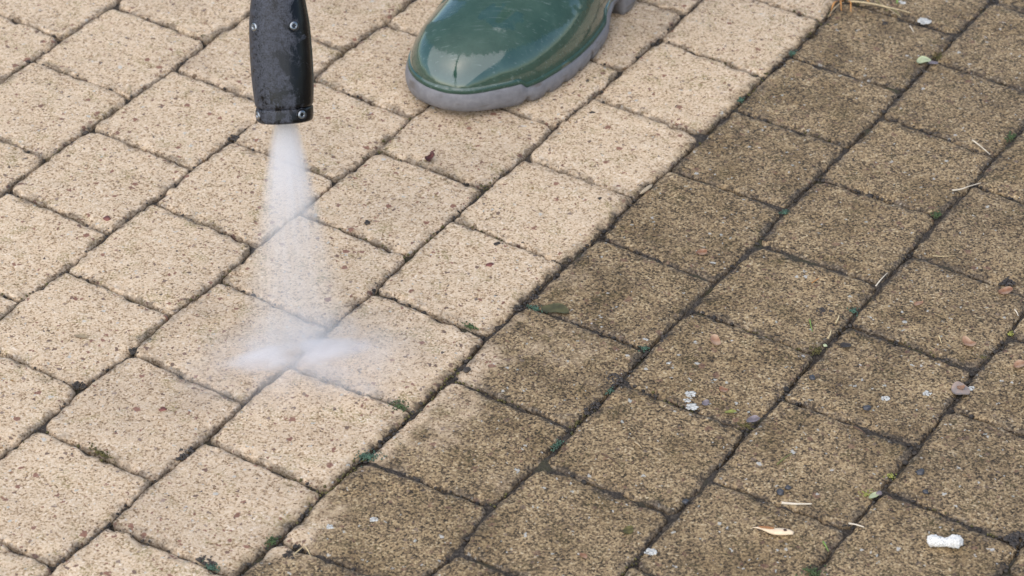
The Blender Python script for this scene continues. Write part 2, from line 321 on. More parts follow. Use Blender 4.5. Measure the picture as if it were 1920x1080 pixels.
# ------------------------------------------------------------------ shape builders for small things
ICO = {}
def ico(sub):
    if sub not in ICO:
        b = bmesh.new(); bmesh.ops.create_icosphere(b, subdivisions=sub, radius=1)
        ICO[sub] = (np.array([v.co[:] for v in b.verts]), np.array([[v.index for v in f.verts] for f in b.faces])); b.free()
    return ICO[sub]
class Acc:
    def __init__(s): s.v = []; s.f = []; s.n = 0
    def add(s, v, f):
        s.v += [tuple(p) for p in v]; s.f += [tuple(int(i)+s.n for i in q) for q in f]; s.n = len(s.v)
    def lump(s, c, r, rough=.35, sub=3, freq=2.2, rot=0, seed=None):
        v, f = ico(sub); sd = random.uniform(0, 60) if seed is None else seed
        k = 1 + rough*(vnoise(v[:, 0]*freq+sd, v[:, 1]*freq+sd*1.3, v[:, 2]*freq+sd*.7)-.5)*2
        w = v*k[:, None]*np.array(r); cr, sr = math.cos(rot), math.sin(rot)
        w = np.stack([w[:, 0]*cr-w[:, 1]*sr, w[:, 0]*sr+w[:, 1]*cr, w[:, 2]], 1); s.add(w+np.array(c), f)
    def tube(s, pts, rad, flat=1.0, seg=7):            # swept tube; flat < 1 presses it into a blade
        P = [Vector(p) for p in pts]; n = len(P); R = rad if isinstance(rad, (list, tuple)) else [rad]*n
        V = []
        for i, p in enumerate(P):
            t = (P[min(i+1, n-1)]-P[max(i-1, 0)]).normalized(); a = t.cross(Vector((0, 0, 1)))
            a = a.normalized() if a.length > 1e-5 else Vector((1, 0, 0)); b = a.cross(t)
            for j in range(seg):
                q = 2*math.pi*j/seg; V.append(p + a*math.cos(q)*R[i] + b*math.sin(q)*R[i]*flat)
        F = [(i*seg+j, i*seg+(j+1) % seg, (i+1)*seg+(j+1) % seg, (i+1)*seg+j) for i in range(n-1) for j in range(seg)]
        F += [tuple(range(seg))[::-1], tuple((n-1)*seg+j for j in range(seg))]; s.add(V, F)
    def scale_leaf(s, c, a, b, rot, curl=.5, th=.00035, lift=.0006, wob=.18, seed=0):   # small curved scale or leaf, with thickness
        nr, na = 6, 22; V = []
        for side in (1, -1):
            for i in range(nr+1):
                r = i/nr
                for j in range(na):
                    q = 2*math.pi*j/na; k = 1 + wob*math.sin(2*q+seed) + wob*.6*math.sin(3*q+seed*2.1)
                    x, y = r*a*k*math.cos(q), r*b*k*math.sin(q)
                    z = lift + curl*((x/a)**2*.5+(y/b)**2)*min(a, b)*.6 + side*th*(1-.6*r**3) + .12*b*math.sin(3*x/a+seed)
                    V.append((c[0]+x*math.cos(rot)-y*math.sin(rot), c[1]+x*math.sin(rot)+y*math.cos(rot), c[2]+z))
        F = []; off = (nr+1)*na
        for sd in (0, 1):
            for i in range(nr):
                for j in range(na):
                    q = (sd*off+i*na+j, sd*off+i*na+(j+1) % na, sd*off+(i+1)*na+(j+1) % na, sd*off+(i+1)*na+j)
                    F.append(q if sd else q[::-1])
        F += [(nr*na+j, nr*na+(j+1) % na, off+nr*na+(j+1) % na, off+nr*na+j) for j in range(na)]
        s.add(V, F)
    def build(s, name, mat, parent=None): return mesh_obj(name, s.v, s.f, mat, parent)
def place(o, loc): o.location = loc; return o
def thing(acc, name, mat, loc, label, cat, group=None): return tag(place(acc.build(name, mat), loc), label, cat, group)
def ang(p, q): d = gp(*q)-gp(*p); return math.atan2(d.y, d.x)
def strand(px_pts, r, name, mat, label, cat, group=None, z=.0012, flat=1., taper=True, arch=0.0):
    P = [gp(*p) for p in px_pts]; o = P[0].copy(); n = len(P)
    fine = []
    for i in range((n-1)*6+1):
        t = i/6; a = min(int(t), n-2); f = t-a
        g = lambda q: P[max(0, min(n-1, q))]
        p = .5*((2*g(a)) + (g(a+1)-g(a-1))*f + (2*g(a-1)-5*g(a)+4*g(a+1)-g(a+2))*f*f + (3*g(a)-g(a-1)-3*g(a+1)+g(a+2))*f**3)
        w = i/((n-1)*6); p.z = z + arch*math.sin(math.pi*w); fine.append(p-o)
    m = len(fine); R = [r*(1-.6*(i/(m-1))) if taper else r*(.8+.2*math.sin(math.pi*i/(m-1))) for i in range(m)]
    a = Acc(); a.tube(fine, R, flat); return thing(a, name, mat, o, label, cat, group)

# ------------------------------------------------------------------ rubber boot
BA = Vector((.36, .93, 0)).normalized(); BN = Vector((BA.y, -BA.x, 0))      # along the foot (toe to heel), towards its outer side
BO = BA*.1865 + BN*(-.1150)                                                    # toe tip on the ground, on the foot's centre line
BO.z = .0006
def boot_w(s, n, z): return BO + BA*s + BN*n + Vector((0, 0, z))
LAT = [(0, -11), (2, -1), (5, 6), (11, 14), (20, 23.5), (31, 35), (48, 46.5), (68, 54.5), (92, 61.5), (118, 65.5), (145, 66), (165, 63), (183, 60), (190, 67), (205, 69), (230, 64), (255, 56), (272, 40), (284, 25), (290, 5)]
MED = [(0, -15), (2, -26), (5, -34), (11, -43), (20, -51), (31, -57), (48, -60.5), (68, -60), (92, -58), (118, -55), (145, -50), (165, -46), (185, -41), (205, -37), (230, -34), (255, -29), (272, -22), (284, -12), (290, 0)]
fl = lambda tab, s: np.interp(s, [p[0] for p in tab], [p[1] for p in tab])
boot = empty('rubber_boot', BO); tag(boot, 'wet green rubber boot with a grey sole standing on the washed pavers', 'boot')
def outline(grow=0.0, n=90):                          # closed outline of the sole, (s, n) in mm; lateral side first
    q = 1-np.cos(np.linspace(0, math.pi, n)); s = q/2*290
    L = np.stack([s, fl(LAT, s)], 1); Mm = np.stack([s, fl(MED, s)], 1)[::-1][1:-1]
    P = np.concatenate([L, Mm]); m = len(P)
    for _ in range(3): P = (np.roll(P, 1, 0)+2*P+np.roll(P, -1, 0))/4
    T = np.roll(P, -1, 0)-np.roll(P, 1, 0); T /= np.linalg.norm(T, axis=1)[:, None]
    N = np.stack([T[:, 1], -T[:, 0]], 1)
    if np.sum(N*(P-P.mean(0))) < 0: N = -N
    return P + N*grow, n
def resample(P, n):
    Q = np.concatenate([P, P[:1]]); d = np.concatenate([[0], np.cumsum(np.linalg.norm(np.diff(Q, axis=0), axis=1))])
    t = np.linspace(0, d[-1], n, endpoint=False); return np.stack([np.interp(t, d, Q[:, i]) for i in (0, 1)], 1)
def sole_top(s, n):                                   # upper rim of the grey rubber: tall bumper round the toe, then a step down
    cen = (fl(LAT, s)+fl(MED, s))/2; lat = n > cen
    stp = np.where(lat, 37., 60.)
    k = np.clip((s-stp+3)/4.5, 0, 1)
    return (21.5 - .02*s)*(1-k) + np.where(s > 150, 24., 15.5)*k
NS = 640
def ringz(P, f): return f(P[:, 0], P[:, 1])
def notch(P):
    s, n = P[:, 0], P[:, 1]; z = np.zeros(len(s))
    for c, wd, dp in ((38, 5, 3.6), (56, 4.5, 3.2), (75, 4.5, 3.2), (94, 5, 3.4), (113, 6, 5.5), (131, 5, 4), (150, 5, 4)):
        z = np.maximum(z, 1.5*dp*np.clip(1.3-np.abs(s-c)/wd*1.6, 0, 1))
    return np.where((s > 30) & (s < 165), z, 0)
def bottom(P):
    s = P[:, 0]; sp = 5.5*np.clip(1-s/60, 0, 1)**1.6
    arch = 15*np.clip((s-150)/8, 0, 1)*np.clip((190-s)/2.5, 0, 1)
    return sp + np.maximum(notch(P), arch)
rings = []
for grow, zf in ((-9, lambda P: bottom(P)), (-2.2, lambda P: bottom(P)), (.6, lambda P: bottom(P)+.9), (1.9, lambda P: np.maximum(bottom(P)+1.2, bottom(P)-notch(P)+5)),
                 (2.3, lambda P: (bottom(P)-notch(P)+ringz(P, sole_top))/2+1), (1.2, lambda P: ringz(P, sole_top)-2), (.1, lambda P: ringz(P, sole_top)-.4), (-.9, lambda P: ringz(P, sole_top)), (-6, lambda P: ringz(P, sole_top)-.2)):
    P, _ = outline(grow); P = resample(P, NS); Z = zf(P)
    rings.append(np.stack([P[:, 0], P[:, 1], Z], 1))
V = []; F = []
for R in rings: V += [tuple(boot_w(a/1000, b/1000, c/1000)-BO) for a, b, c in R]
for i in range(len(rings)-1):
    F += [(i*NS+j, i*NS+(j+1) % NS, (i+1)*NS+(j+1) % NS, (i+1)*NS+j) for j in range(NS)]
# underside
F.append(tuple(range(NS))[::-1])
t = NT('grey_sole_rubber'); v = t.obj()
n1 = t.noise(v, 160, 4, .65); n2 = t.noise(t.vec(v, mul=(60, 60, 260)), 1, 3)
c = t.ramp(n1, [(.3, (.140, .138, .145)), (.55, (.18, .176, .184)), (.75, (.225, .218, .22))])
c = t.mix(t.step(n2, .56, .75), c, (.12, .105, .095))
M['sole'] = t.bsdf(Base_Color=c, Roughness=.52, Normal=t.bump(n1, .0003), Specular_IOR_Level=.4)
mesh_obj('sole', V, F, M['sole'], boot)

# green upper: rings that stand upright over the toe and lean back into the shaft
def top_h(s): return np.interp(s, [0, 1.5, 4, 8, 14, 22, 32, 45, 60, 80, 100, 120, 140, 150], [25, 30, 35, 40.5, 46, 51.5, 56, 60, 63.5, 68, 74, 82, 93, 100])
US = []
for s in list(np.array([0, .5, 1.2, 2.2, 3.5, 5, 7, 9.5, 12.5, 16, 20, 25, 31, 38, 46, 55, 65, 76, 88, 100, 112, 124, 136, 148])):
    l, m_ = fl(LAT, s+1.5)-1.0, fl(MED, s+1.5)+1.0
    US.append((s+1.2, 14, s+1.2+.02*top_h(s), top_h(s), (l-m_)/2, (l+m_)/2))
def um(s): return (fl(LAT, s)-fl(MED, s))/2-2, (fl(LAT, s)+fl(MED, s))/2
for sb, zb, st, zt in ((165, 13, 158, 108), (190, 13, 167, 122), (215, 13, 176, 140), (240, 13, 183, 162), (262, 15, 189, 188), (277, 24, 193, 216), (285, 50, 194, 244), (286, 90, 191, 266), (284, 140, 187, 284), (284, 190, 183, 300), (287, 240, 179, 318), (291, 290, 175, 336), (294, 335, 172, 352), (296, 366, 170, 369)):
    wv, cv = um(min(sb, 225)); k = np.clip((zb-15)/120, 0, 1)
    US.append((sb, zb, st, zt, wv*(1-k)+48*k, cv*(1-k)+8*k))
NU = 96; V = []; F = []
for (sb, zb, st, zt, wd, cn) in US:
    up = min(1, max(0, (sb-150)/110))
    for j in range(NU):
        q = 2*math.pi*j/NU; cs, sn = math.cos(q), math.sin(q)
        pw = .86*(1-up)+1.0*up; e2 = (.90 if sn > 0 else .42)*(1-up)+1.0*up
        a = math.copysign(abs(sn)**e2, sn); b = math.copysign(abs(cs)**(pw if sn > 0 else .13*(1-up)+up), cs)
        m0 = .5*up + (1-up)*(17.-zb)/(zt-zb); k = m0+(1-m0)*a if a > 0 else m0+m0*a
        V.append(tuple(boot_w((sb+(st-sb)*k)/1000, (cn+wd*b)/1000, (zb+(zt-zb)*k)/1000)-BO))
for i in range(len(US)-1):
    F += [(i*NU+j, (i+1)*NU+j, (i+1)*NU+(j+1) % NU, i*NU+(j+1) % NU) for j in range(NU)]
F.append(tuple(range(NU)))
t = NT('green_boot_rubber'); v = t.obj()
xyz = t.n('SeparateXYZ'); t.put(xyz.inputs[0], v); z = xyz.outputs[2]
fine = t.noise(v, 900, 2, .6); mid = t.noise(v, 70, 4, .6); rag = t.noise(t.vec(v, mul=(560, 560, 160)), 1, 5, .75)
c = t.ramp(mid, [(.3, (.022, .056, .040)), (.55, (.030, .069, .050)), (.75, (.042, .084, .063))])
sc = t.noise(t.vec(v, mul=(40, 900, 300)), 1, 2)
c = t.mix(t.math('MULTIPLY', t.step(sc, .62, .70), .4), c, (.17, .22, .20))
# a film of water: glassy where it clings, duller rubber where it has run off
zz = t.math('ADD', z, t.math('MULTIPLY', t.math('SUBTRACT', rag, .5), .010))
film = t.math('MAXIMUM', t.math('MULTIPLY', t.step(zz, .0475, .0455), t.step(zz, .022, .027)), t.step(t.math('ADD', t.noise(v, 24, 3, .6), t.math('MULTIPLY', rag, .12)), .62, .65))
rgh = t.mix(film, t.ramp(t.noise(v, 30, 3), [(.3, (.42,)*3), (.7, (.54,)*3)]), (.05,)*3)
M['boot'] = t.bsdf(Base_Color=c, Roughness=rgh, Specular_IOR_Level=.4, Coat_Weight=film, Coat_IOR=1.6, Coat_Roughness=.03,
                   Normal=t.bump(mid, .0009, .5, t.bump(fine, .0001, .4)))
up_o = mesh_obj('upper', V, F, M['boot'], boot)
sm = up_o.modifiers.new('sub', 'SUBSURF'); sm.levels = sm.render_levels = 1
# welt: the green lip that laps over the sole, following its step
V = []; F = []; P0, _ = outline(0); nw = 360
ws = []
for grow, dz in ((-5, 5.2), (-1.4, 4.6), (-.2, 3.6), (.25, 2.2), (.25, .4), (-.6, -1.2), (-6, -1.4)):
    P, _ = outline(grow); P = resample(P, nw); Z = ringz(P, sole_top)+dz
    ws.append(len(V)); V += [tuple(boot_w(a/1000, b/1000, c_/1000)-BO) for (a, b), c_ in zip(P, Z)]
for i in range(len(ws)-1):
    F += [(i*nw+j, (i+1)*nw+j, (i+1)*nw+(j+1) % nw, i*nw+(j+1) % nw) for j in range(nw)]
mesh_obj('welt', V, F, M['boot'], boot)

# ------------------------------------------------------------------ pressure washer lance
TIP = Vector((0, FOOT, CAM_H)) + ray(535, 227)*(1.885/ray(535, 227).length)
lift = Vector((0, math.sin(math.radians(25)), math.cos(math.radians(25))))
view = ray(530, 110).normalized(); right = view.cross(Vector((0, 0, 1))).normalized(); upv = right.cross(view)
lift = (lift - right*.047).normalized()
ZA = lift; XA = (right - ZA*right.dot(ZA)).normalized(); YA = ZA.cross(XA)       # YA points away from the camera
ML = Matrix((XA, YA, ZA)).transposed().to_4x4(); ML.translation = TIP
lance = empty('pressure_washer_lance', TIP); lance.matrix_world = ML
tag(lance, 'scuffed black pressure washer lance with silver screws pointing down over the pavers', 'lance')
SQ = 2.35
def prof(z): return np.interp(z, [0, .4, 1.2, 2.6, 8, 9.4, 10, 10.6, 11.6, 20, 30, 44, 58, 66, 76, 86, 98, 112, 128, 142, 152, 158],
                              [15.5, 17.4, 18.4, 18.85, 19.1, 18.9, 18.2, 18.5, 19.3, 20.1, 20.6, 20.7, 20.3, 19.85, 18.6, 17.1, 15.3, 13.6, 12.3, 11.6, 11.0, 9.5])
def lsurf(z, q, inset=0):
    c, s = math.cos(q), math.sin(q); r = (prof(z)-inset)/1000
    k = (abs(c)**SQ + abs(s*1.04)**SQ)**(-1/SQ); return Vector((c*k*r, s*k*r, z/1000))
def shell(name, zs, mat, groove=True):
    n = 160; V = []; F = []
    for z in zs:
        for j in range(n):
            q = 2*math.pi*j/n; g = 0
            for qs in (math.radians(-6), math.radians(174)):
                d = abs((q-qs+math.pi) % (2*math.pi)-math.pi)
                if d < .03: g = .9*(1-d/.03)**.5
            V.append(lsurf(float(z), q, g if groove else 0))
    for i in range(len(zs)-1): F += [(i*n+j, i*n+(j+1) % n, (i+1)*n+(j+1) % n, (i+1)*n+j) for j in range(n)]
    F.append(tuple(range(n))[::-1]); F.append(tuple((len(zs)-1)*n+j for j in range(n)))
    return mesh_obj(name, V, F, mat, lance)
t = NT('scuffed_black_plastic'); v = t.obj()
n1 = t.noise(v, 60, 6, .72, .6); n2 = t.noise(t.vec(v, mul=(420, 420, 110)), 1, 4, .7); n3 = t.noise(v, 1100, 2, .6)
xs = t.n('SeparateXYZ'); t.put(xs.inputs[0], v)
lean = t.math('ADD', t.math('MULTIPLY', xs.outputs[0], -9), t.math('MULTIPLY', xs.outputs[2], 1.2))    # paler patches gather towards the left flank and upper end
dust = t.step(t.math('ADD', t.math('ADD', n1, t.math('MULTIPLY', t.math('SUBTRACT', n2, .5), .25)), lean), .49, .585)
dust = t.math('MULTIPLY', dust, t.ramp(t.math('ADD', t.math('MULTIPLY', n3, .5), t.math('MULTIPLY', t.noise(v, 260, 5, .8), .5)), [(.40, .05), (.60, 1.2)]))
scr = t.math('MULTIPLY', t.step(n2, .62, .74), .35)
c = t.mix(t.math('MAXIMUM', t.math('MULTIPLY', dust, .9), scr), (.0035, .0035, .004), (.066, .070, .086))
M['plastic'] = t.bsdf(Base_Color=c, Specular_IOR_Level=.32, Roughness=t.mix(dust, (.24,)*3, (.75,)*3), Normal=t.bump(n3, .00012, .5, t.bump(n2, .0004, .35)))
M['steel'] = simple('zinc_screw', (.30, .32, .34), .34, .15, 300, .00006, metal=1)
M['black'] = simple('black_rubber', (.010, .010, .011), .55, .3, 300, .0002)
shell('end_cap', [0, .2, .4, .8, 1.2, 1.9, 2.6, 4, 6, 8, 8.8, 9.4, 9.8, 10], M['plastic'])
shell('shroud', [10.05, 10.3, 10.6, 11, 11.6, 13]+list(np.linspace(15, 158, 54)), M['plastic'])
for (z, qd) in ((65., -62), (65., -143), (6., -55), (6., -155), (65., 118), (65., 37), (118, -62), (118, -143)):
    # recessed pan head screw with a six lobed socket
    q = math.radians(qd); p = lsurf(z, q); a = (lsurf(z, q+.02)-lsurf(z, q-.02)).normalized(); b = (lsurf(z+.5, q)-lsurf(z-.5, q)).normalized(); nn = a.cross(b).normalized()
    ac = Acc(); V = []; F = []; n = 36
    pr = [(2.95, -1.2), (2.95, .1), (2.7, .5), (2.1, .75), (1.6, .85), (1.4, .7), (1.3, -.2), (0.2, -.3)]
    for i, (r, h) in enumerate(pr):
        for j in range(n):
            u = 2*math.pi*j/n; rr = r*(1+.16*math.cos(6*u)) if 5 <= i <= 6 else r
            V.append(p + a*(rr*math.cos(u)/1000)+b*(rr*math.sin(u)/1000)+nn*(h/1000))
    F = [(i*n+j, i*n+(j+1) % n, (i+1)*n+(j+1) % n, (i+1)*n+j) for i in range(len(pr)-1) for j in range(n)]; F.append(tuple((len(pr)-1)*n+j for j in range(n)))
    sc_o = mesh_obj('screw', V, F, M['steel'], lance)
    V = []; pr = [(4.3, -.6), (4.2, .22), (3.8, .30), (3.3, .12), (3.0, -.4)]
    for i, (r, h) in enumerate(pr):
        for j in range(n): u = 2*math.pi*j/n; V.append(p + a*(r*math.cos(u)/1000)+b*(r*math.sin(u)/1000)+nn*(h/1000))
    F = [(i*n+j, i*n+(j+1) % n, (i+1)*n+(j+1) % n, (i+1)*n+j) for i in range(len(pr)-1) for j in range(n)]
    mesh_obj('screw_collar', V, F, M['plastic'], lance)
a = Acc(); a.tube([(0, 0, z/1000) for z in (-1.2, -1.0, 0, 1)], [.0040, .0048, .0048, .0048], seg=24); a.build('nozzle_tip', M['black'], lance)
a = Acc(); a.tube([(0, 0, z/1000) for z in (150, 160, 300, 500, 760)], [.0085]*5, seg=24); a.build('lance_tube', M['black'], lance)

# ------------------------------------------------------------------ water
HIT = gp(556, 668); HIT.z = .001
d = (HIT-(TIP-ZA*.001)); JL = d.length; JZ = d.normalized()
JX = (gp(670, 655)-gp(440, 690)).normalized(); JX = (JX - JZ*JX.dot(JZ)).normalized(); JY = JZ.cross(JX)
MJ = Matrix((JX, JY, JZ)).transposed().to_4x4(); MJ.translation = TIP-ZA*.001
spray = empty('water_spray'); spray.matrix_world = MJ
tag(spray, 'fan of white water mist blasting from the black lance onto the washed pavers', 'water spray')
def jw(t): return .0088+.038*t
def jh(t): return .0062+.0065*t
def volume(name, build):
    t = NT(name); t.out.inputs[0]; sca = t.n('VolumePrincipled')
    sca.inputs['Color'].default_value = (.955, .95, .955, 1); sca.inputs['Anisotropy'].default_value = .1
    t.put(sca.inputs['Density'], build(t)); t.t.links.new(sca.outputs[0], t.out.inputs['Volume'])
    t.m.cycles.volume_step_rate = .35 if hasattr(t.m, 'cycles') and hasattr(t.m.cycles, 'volume_step_rate') else 1
    return t.m
def jet_density(t):
    v = t.obj(); x = t.n('SeparateXYZ'); t.put(x.inputs[0], v)
    tt = t.math('DIVIDE', x.outputs[2], JL)
    r = t.math('DIVIDE', x.outputs[0], t.math('MULTIPLY_ADD', tt, .038, .0088)); h = t.math('DIVIDE', x.outputs[1], t.math('MULTIPLY_ADD', tt, .0065, .0062))
    cr = t.math('MAXIMUM', t.math('SUBTRACT', 1, t.math('MULTIPLY', r, r)), 0); ch = t.math('MAXIMUM', t.math('SUBTRACT', 1, t.math('MULTIPLY', h, h)), 0)
    cv = t.n('CombineXYZ'); t.put(cv.inputs[0], t.math('MULTIPLY', r, 5.0)); t.put(cv.inputs[1], t.math('MULTIPLY', h, 1.2)); t.put(cv.inputs[2], t.math('MULTIPLY', tt, 2.5))
    st = t.ramp(t.noise(cv.outputs[0], 1, 3, .6), [(.3, .65), (.7, 1.3)])
    fade = t.ramp(tt, [(0, 1.15), (.12, 1.0), (.3, .55), (.42, .30), (.6, .18), (.85, .13), (1, .14)])
    dn = t.math('MULTIPLY', t.math('POWER', cr, 1.4), ch)
    return t.math('MULTIPLY', t.math('MULTIPLY', dn, fade), t.math('MULTIPLY', st, 270.))
n = 28; V = []; F = []; ts = np.linspace(0, 1, 24)
for tq in ts:
    for j in range(n):
        q = 2*math.pi*j/n; V.append((jw(tq)*1.02*math.copysign(abs(math.cos(q))**.8, math.cos(q)), jh(tq)*1.02*math.copysign(abs(math.sin(q))**.8, math.sin(q)), tq*(JL-.003)))
F = [(i*n+j, i*n+(j+1) % n, (i+1)*n+(j+1) % n, (i+1)*n+j) for i in range(len(ts)-1) for j in range(n)]
F += [tuple(range(n))[::-1], tuple((len(ts)-1)*n+j for j in range(n))]
mesh_obj('jet', V, F, volume('jet_mist', jet_density), spray)
# spray bursting sideways where the fan strikes the stone
GX = (gp(670, 655)-gp(440, 690)); GX.z = 0; GX.normalize(); GY = Vector((-GX.y, GX.x, 0))
def ground_volume(name, part, cx, cy, rx, ry, rz, dens, kind=None, lobes=False, ns=60., along=None):
    def build(t):
        v = t.obj(); k = t.n('VectorMath', operation='DIVIDE'); t.put(k.inputs[0], v); k.inputs[1].default_value = (rx, ry, rz)
        ln = t.n('VectorMath', operation='LENGTH'); t.put(ln.inputs[0], k.outputs[0])
        e = t.math('MAXIMUM', t.math('SUBTRACT', 1, t.math('MULTIPLY', ln.outputs[1], ln.outputs[1])), 0)
        e = t.math('POWER', e, 1.5)
        st = t.ramp(t.noise(t.vec(v, mul=(.5, 1.5, 1.2) if lobes else (1, 1, 1)), ns, 4, .6), [(.33, .25), (.70, 1.7)])
        if lobes:
            x = t.n('SeparateXYZ'); t.put(x.inputs[0], k.outputs[0])
            g = t.step(t.math('ABSOLUTE', t.math('ADD', x.outputs[0], .02)), .02, .30); e = t.math('MULTIPLY', e, t.math('MULTIPLY_ADD', g, .8, .2))
        return t.math('MULTIPLY', t.math('MULTIPLY', e, st), dens)
    v, f = ico(4); v = v*np.array([rx, ry, rz])*1.0; v[:, 2] = np.maximum(v[:, 2], -.0005)
    o = mesh_obj(part, v.tolist(), f.tolist(), volume(name, build), spray)
    gx, gy = GX, GY
    if along: gx = gp(*along[1])-gp(*along[0]); gx.z = 0; gx.normalize(); gy = Vector((-gx.y, gx.x, 0))
    m = Matrix((gx, gy, Vector((0, 0, 1)))).transposed().to_4x4(); m.translation = gp(cx, cy) + Vector((0, 0, .0012))
    o.matrix_world = m; o.matrix_parent_inverse = MJ.inverted(); o.matrix_world = m
    if kind: o['kind'] = kind
    return o
bpy.context.view_layer.update()
ground_volume('splash_mist', 'splash', 556, 672, .060, .0165, .0085, 360., lobes=True, ns=60.)
ground_volume('drifting_mist', 'mist', 575, 680, .105, .068, .014, 42., kind='stuff', ns=30.)
ground_volume('joint_mist', 'mist', 640, 718, .052, .014, .008, 50., kind='stuff', ns=70., along=((560, 690), (760, 765)))
ground_volume('joint_mist', 'mist', 520, 706, .034, .012, .007, 35., kind='stuff', ns=70., along=((480, 735), (560, 680)))

# ------------------------------------------------------------------ stuff: grit and moss in the joints
def joint_points(n, dirty_bias):
    out = []
    while len(out) < n:
        k = random.choice(range(-3, 11))
        if random.random() > (1 if k >= 4 else dirty_bias): continue
        if random.random() < .5:
            u = random.uniform(900, 1950); v = float(line_v(k, u)) + random.gauss(0, 1.9)
        else:
            js = ROWJ[k]; j = random.choice(js); f = random.random()
            v = V0-k*NB-100*f; u = j[0]*(1-f)+j[1]*f + random.gauss(0, 1.9)
        x, y = grid(u/1000, v/1000)
        if abs(x) < .5 and -.37 < y < .46: out.append((x, y, k))
    return out
ROWJ = {k: row_joints(k, 880, 1960) for k in range(-3, 11)}
a = Acc(); nz = vnoise
for (x, y, k) in joint_points(4200, .42):
    if float(nz(np.array([x*22]), np.array([y*22]), 1.5)[0]) < .46: continue
    r = random.uniform(.0005, .0013)*(1.25 if k >= 5 else 1)*(1.6 if random.random() < .06 else 1)
    a.lump((x, y, -.0022+random.uniform(-.0012, .0014)), (r*random.uniform(.8, 1.5), r, r*.75), .4, 1, 2.5, random.uniform(0, 3))
tag(a.build('grit', M['grit']), kind='stuff')
a = Acc()
for (x, y, k) in joint_points(3800, .35):
    if float(nz(np.array([x*17+9]), np.array([y*17]), 6.5)[0]) < .66: continue
    r = random.uniform(.0006, .0012)
    a.lump((x, y, -.0014+random.uniform(-.001, .001)), (r, r, r*.9), .5, 1, 3)
tag(a.build('moss', M['moss_olive']), kind='stuff')

# ------------------------------------------------------------------ single things lying on the pavers
# moss cushions at the joint crossings
def cushion(px, py, size, mat, label, n=30, cat='moss', name='moss_tuft', el=1.0, rot=0.0, group='moss tufts in the paver joints'):
    a = Acc()
    for _ in range(n*3):
        q, r = random.uniform(0, 6.28), abs(random.gauss(0, .5))*size
        x, y = r*math.cos(q)*el, r*math.sin(q); cr, sr = math.cos(rot), math.sin(rot)
        s_ = random.uniform(.0003, .0007)
        a.lump((x*cr-y*sr, x*sr+y*cr, -.0012+random.uniform(0, .0016)), (s_*1.2, s_, s_), .45, 1, 2.5, random.uniform(0, 3))
    return thing(a, name, M[mat], gp(px, py), label, cat, group)
JU = math.atan2(SY, CY); JC = JU + math.pi/2
cushion(1488, 99, .0042, 'moss_blue', 'blue-green moss tuft at the top end of the border joint, below the dry grass')
cushion(1390, 186, .0036, 'moss_blue', 'green moss tuft in the border joint between washed and dark pavers, right of the boot', el=1.7, rot=JU)
cushion(1764, 106, .0062, 'moss_olive', 'olive brown moss patch on a joint corner next to the pale round leaf', 46, el=1.5)
cushion(1471, 397, .0034, 'moss_blue', 'single pale blue-green moss dot on a joint corner among the dark pavers')
cushion(1755, 402, .0042, 'moss', 'bright green moss tuft on a joint corner below the forked straw')
cushion(1897, 255, .0045, 'moss', 'green moss tuft in the joint at the upper right edge', el=1.7, rot=JU)
cushion(1600, 582, .0036, 'moss_blue', 'blue-green moss bead in the long joint right of the black crumb')
cushion(1004, 577, .0042, 'moss_blue', 'blue-green moss tuft between two black lumps at the border joint', el=1.8, rot=JC)
cushion(690, 855, .0068, 'moss_blue', 'large dark green moss patch filling a corner just below the sprayed paver', 60, el=1.6)
cushion(748, 760, .0062, 'moss', 'wide green moss strip at the corner of the sprayed paver, right of the splash', 50, el=1.7, rot=JC)
cushion(884, 612, .0034, 'moss', 'green moss streak in the wide black joint left of the border corner', 30, el=2.2, rot=JC)
cushion(1208, 652, .0034, 'moss_blue', 'green moss tuft on the joint corner left of the pink scale')
cushion(1530, 656, .0050, 'moss_olive', 'olive moss clump in the joint beside the small yellow-green bead', 36, el=1.6, rot=JU)
cushion(1840, 668, .0044, 'moss_olive', 'olive moss tuft with a white crust, above the round grey scale', 30)
cushion(1895, 625, .0024, 'moss_yellow', 'tiny yellow-green moss dot near the right edge', 12)
cushion(1672, 892, .0030, 'moss_yellow', 'yellow-green moss rosette in the wide joint near the lower right corner', 14)
cushion(1625, 926, .0040, 'moss_yellow', 'yellow moss flecks on a joint corner above the white stone', 16, el=1.5)
cushion(1524, 1071, .0056, 'moss', 'dark green moss clump in the joint at the bottom edge', 44, el=1.4)
cushion(1400, 797, .0045, 'moss_olive', 'dark olive moss under the mauve scale on the joint corner', 30, el=1.8, rot=JC)
cushion(1046, 832, .0036, 'moss_blue', 'green moss dots along the joint below the centre of the picture', 22, el=2.0, rot=JU)
cushion(1145, 732, .0028, 'moss_blue', 'green moss bead beside the black clod in the centre joint', 16, el=1.5, rot=JU)
cushion(510, 1014, .0044, 'moss', 'green moss tuft at the lower border corner, above the bent straw', 34, el=1.5, rot=JU)
cushion(395, 1062, .0048, 'moss_blue', 'grey-green moss clump in the joint at the lower left bottom edge', 34, el=1.6, rot=JC)
cushion(384, 66, .0030, 'moss_olive', 'small olive moss tuft at a joint end left of the black lance', 18, el=2.0, rot=JC)
cushion(190, 850, .0042, 'moss_olive', 'olive moss line along a joint at the left, between two washed pavers', 40, el=3.0, rot=JC)
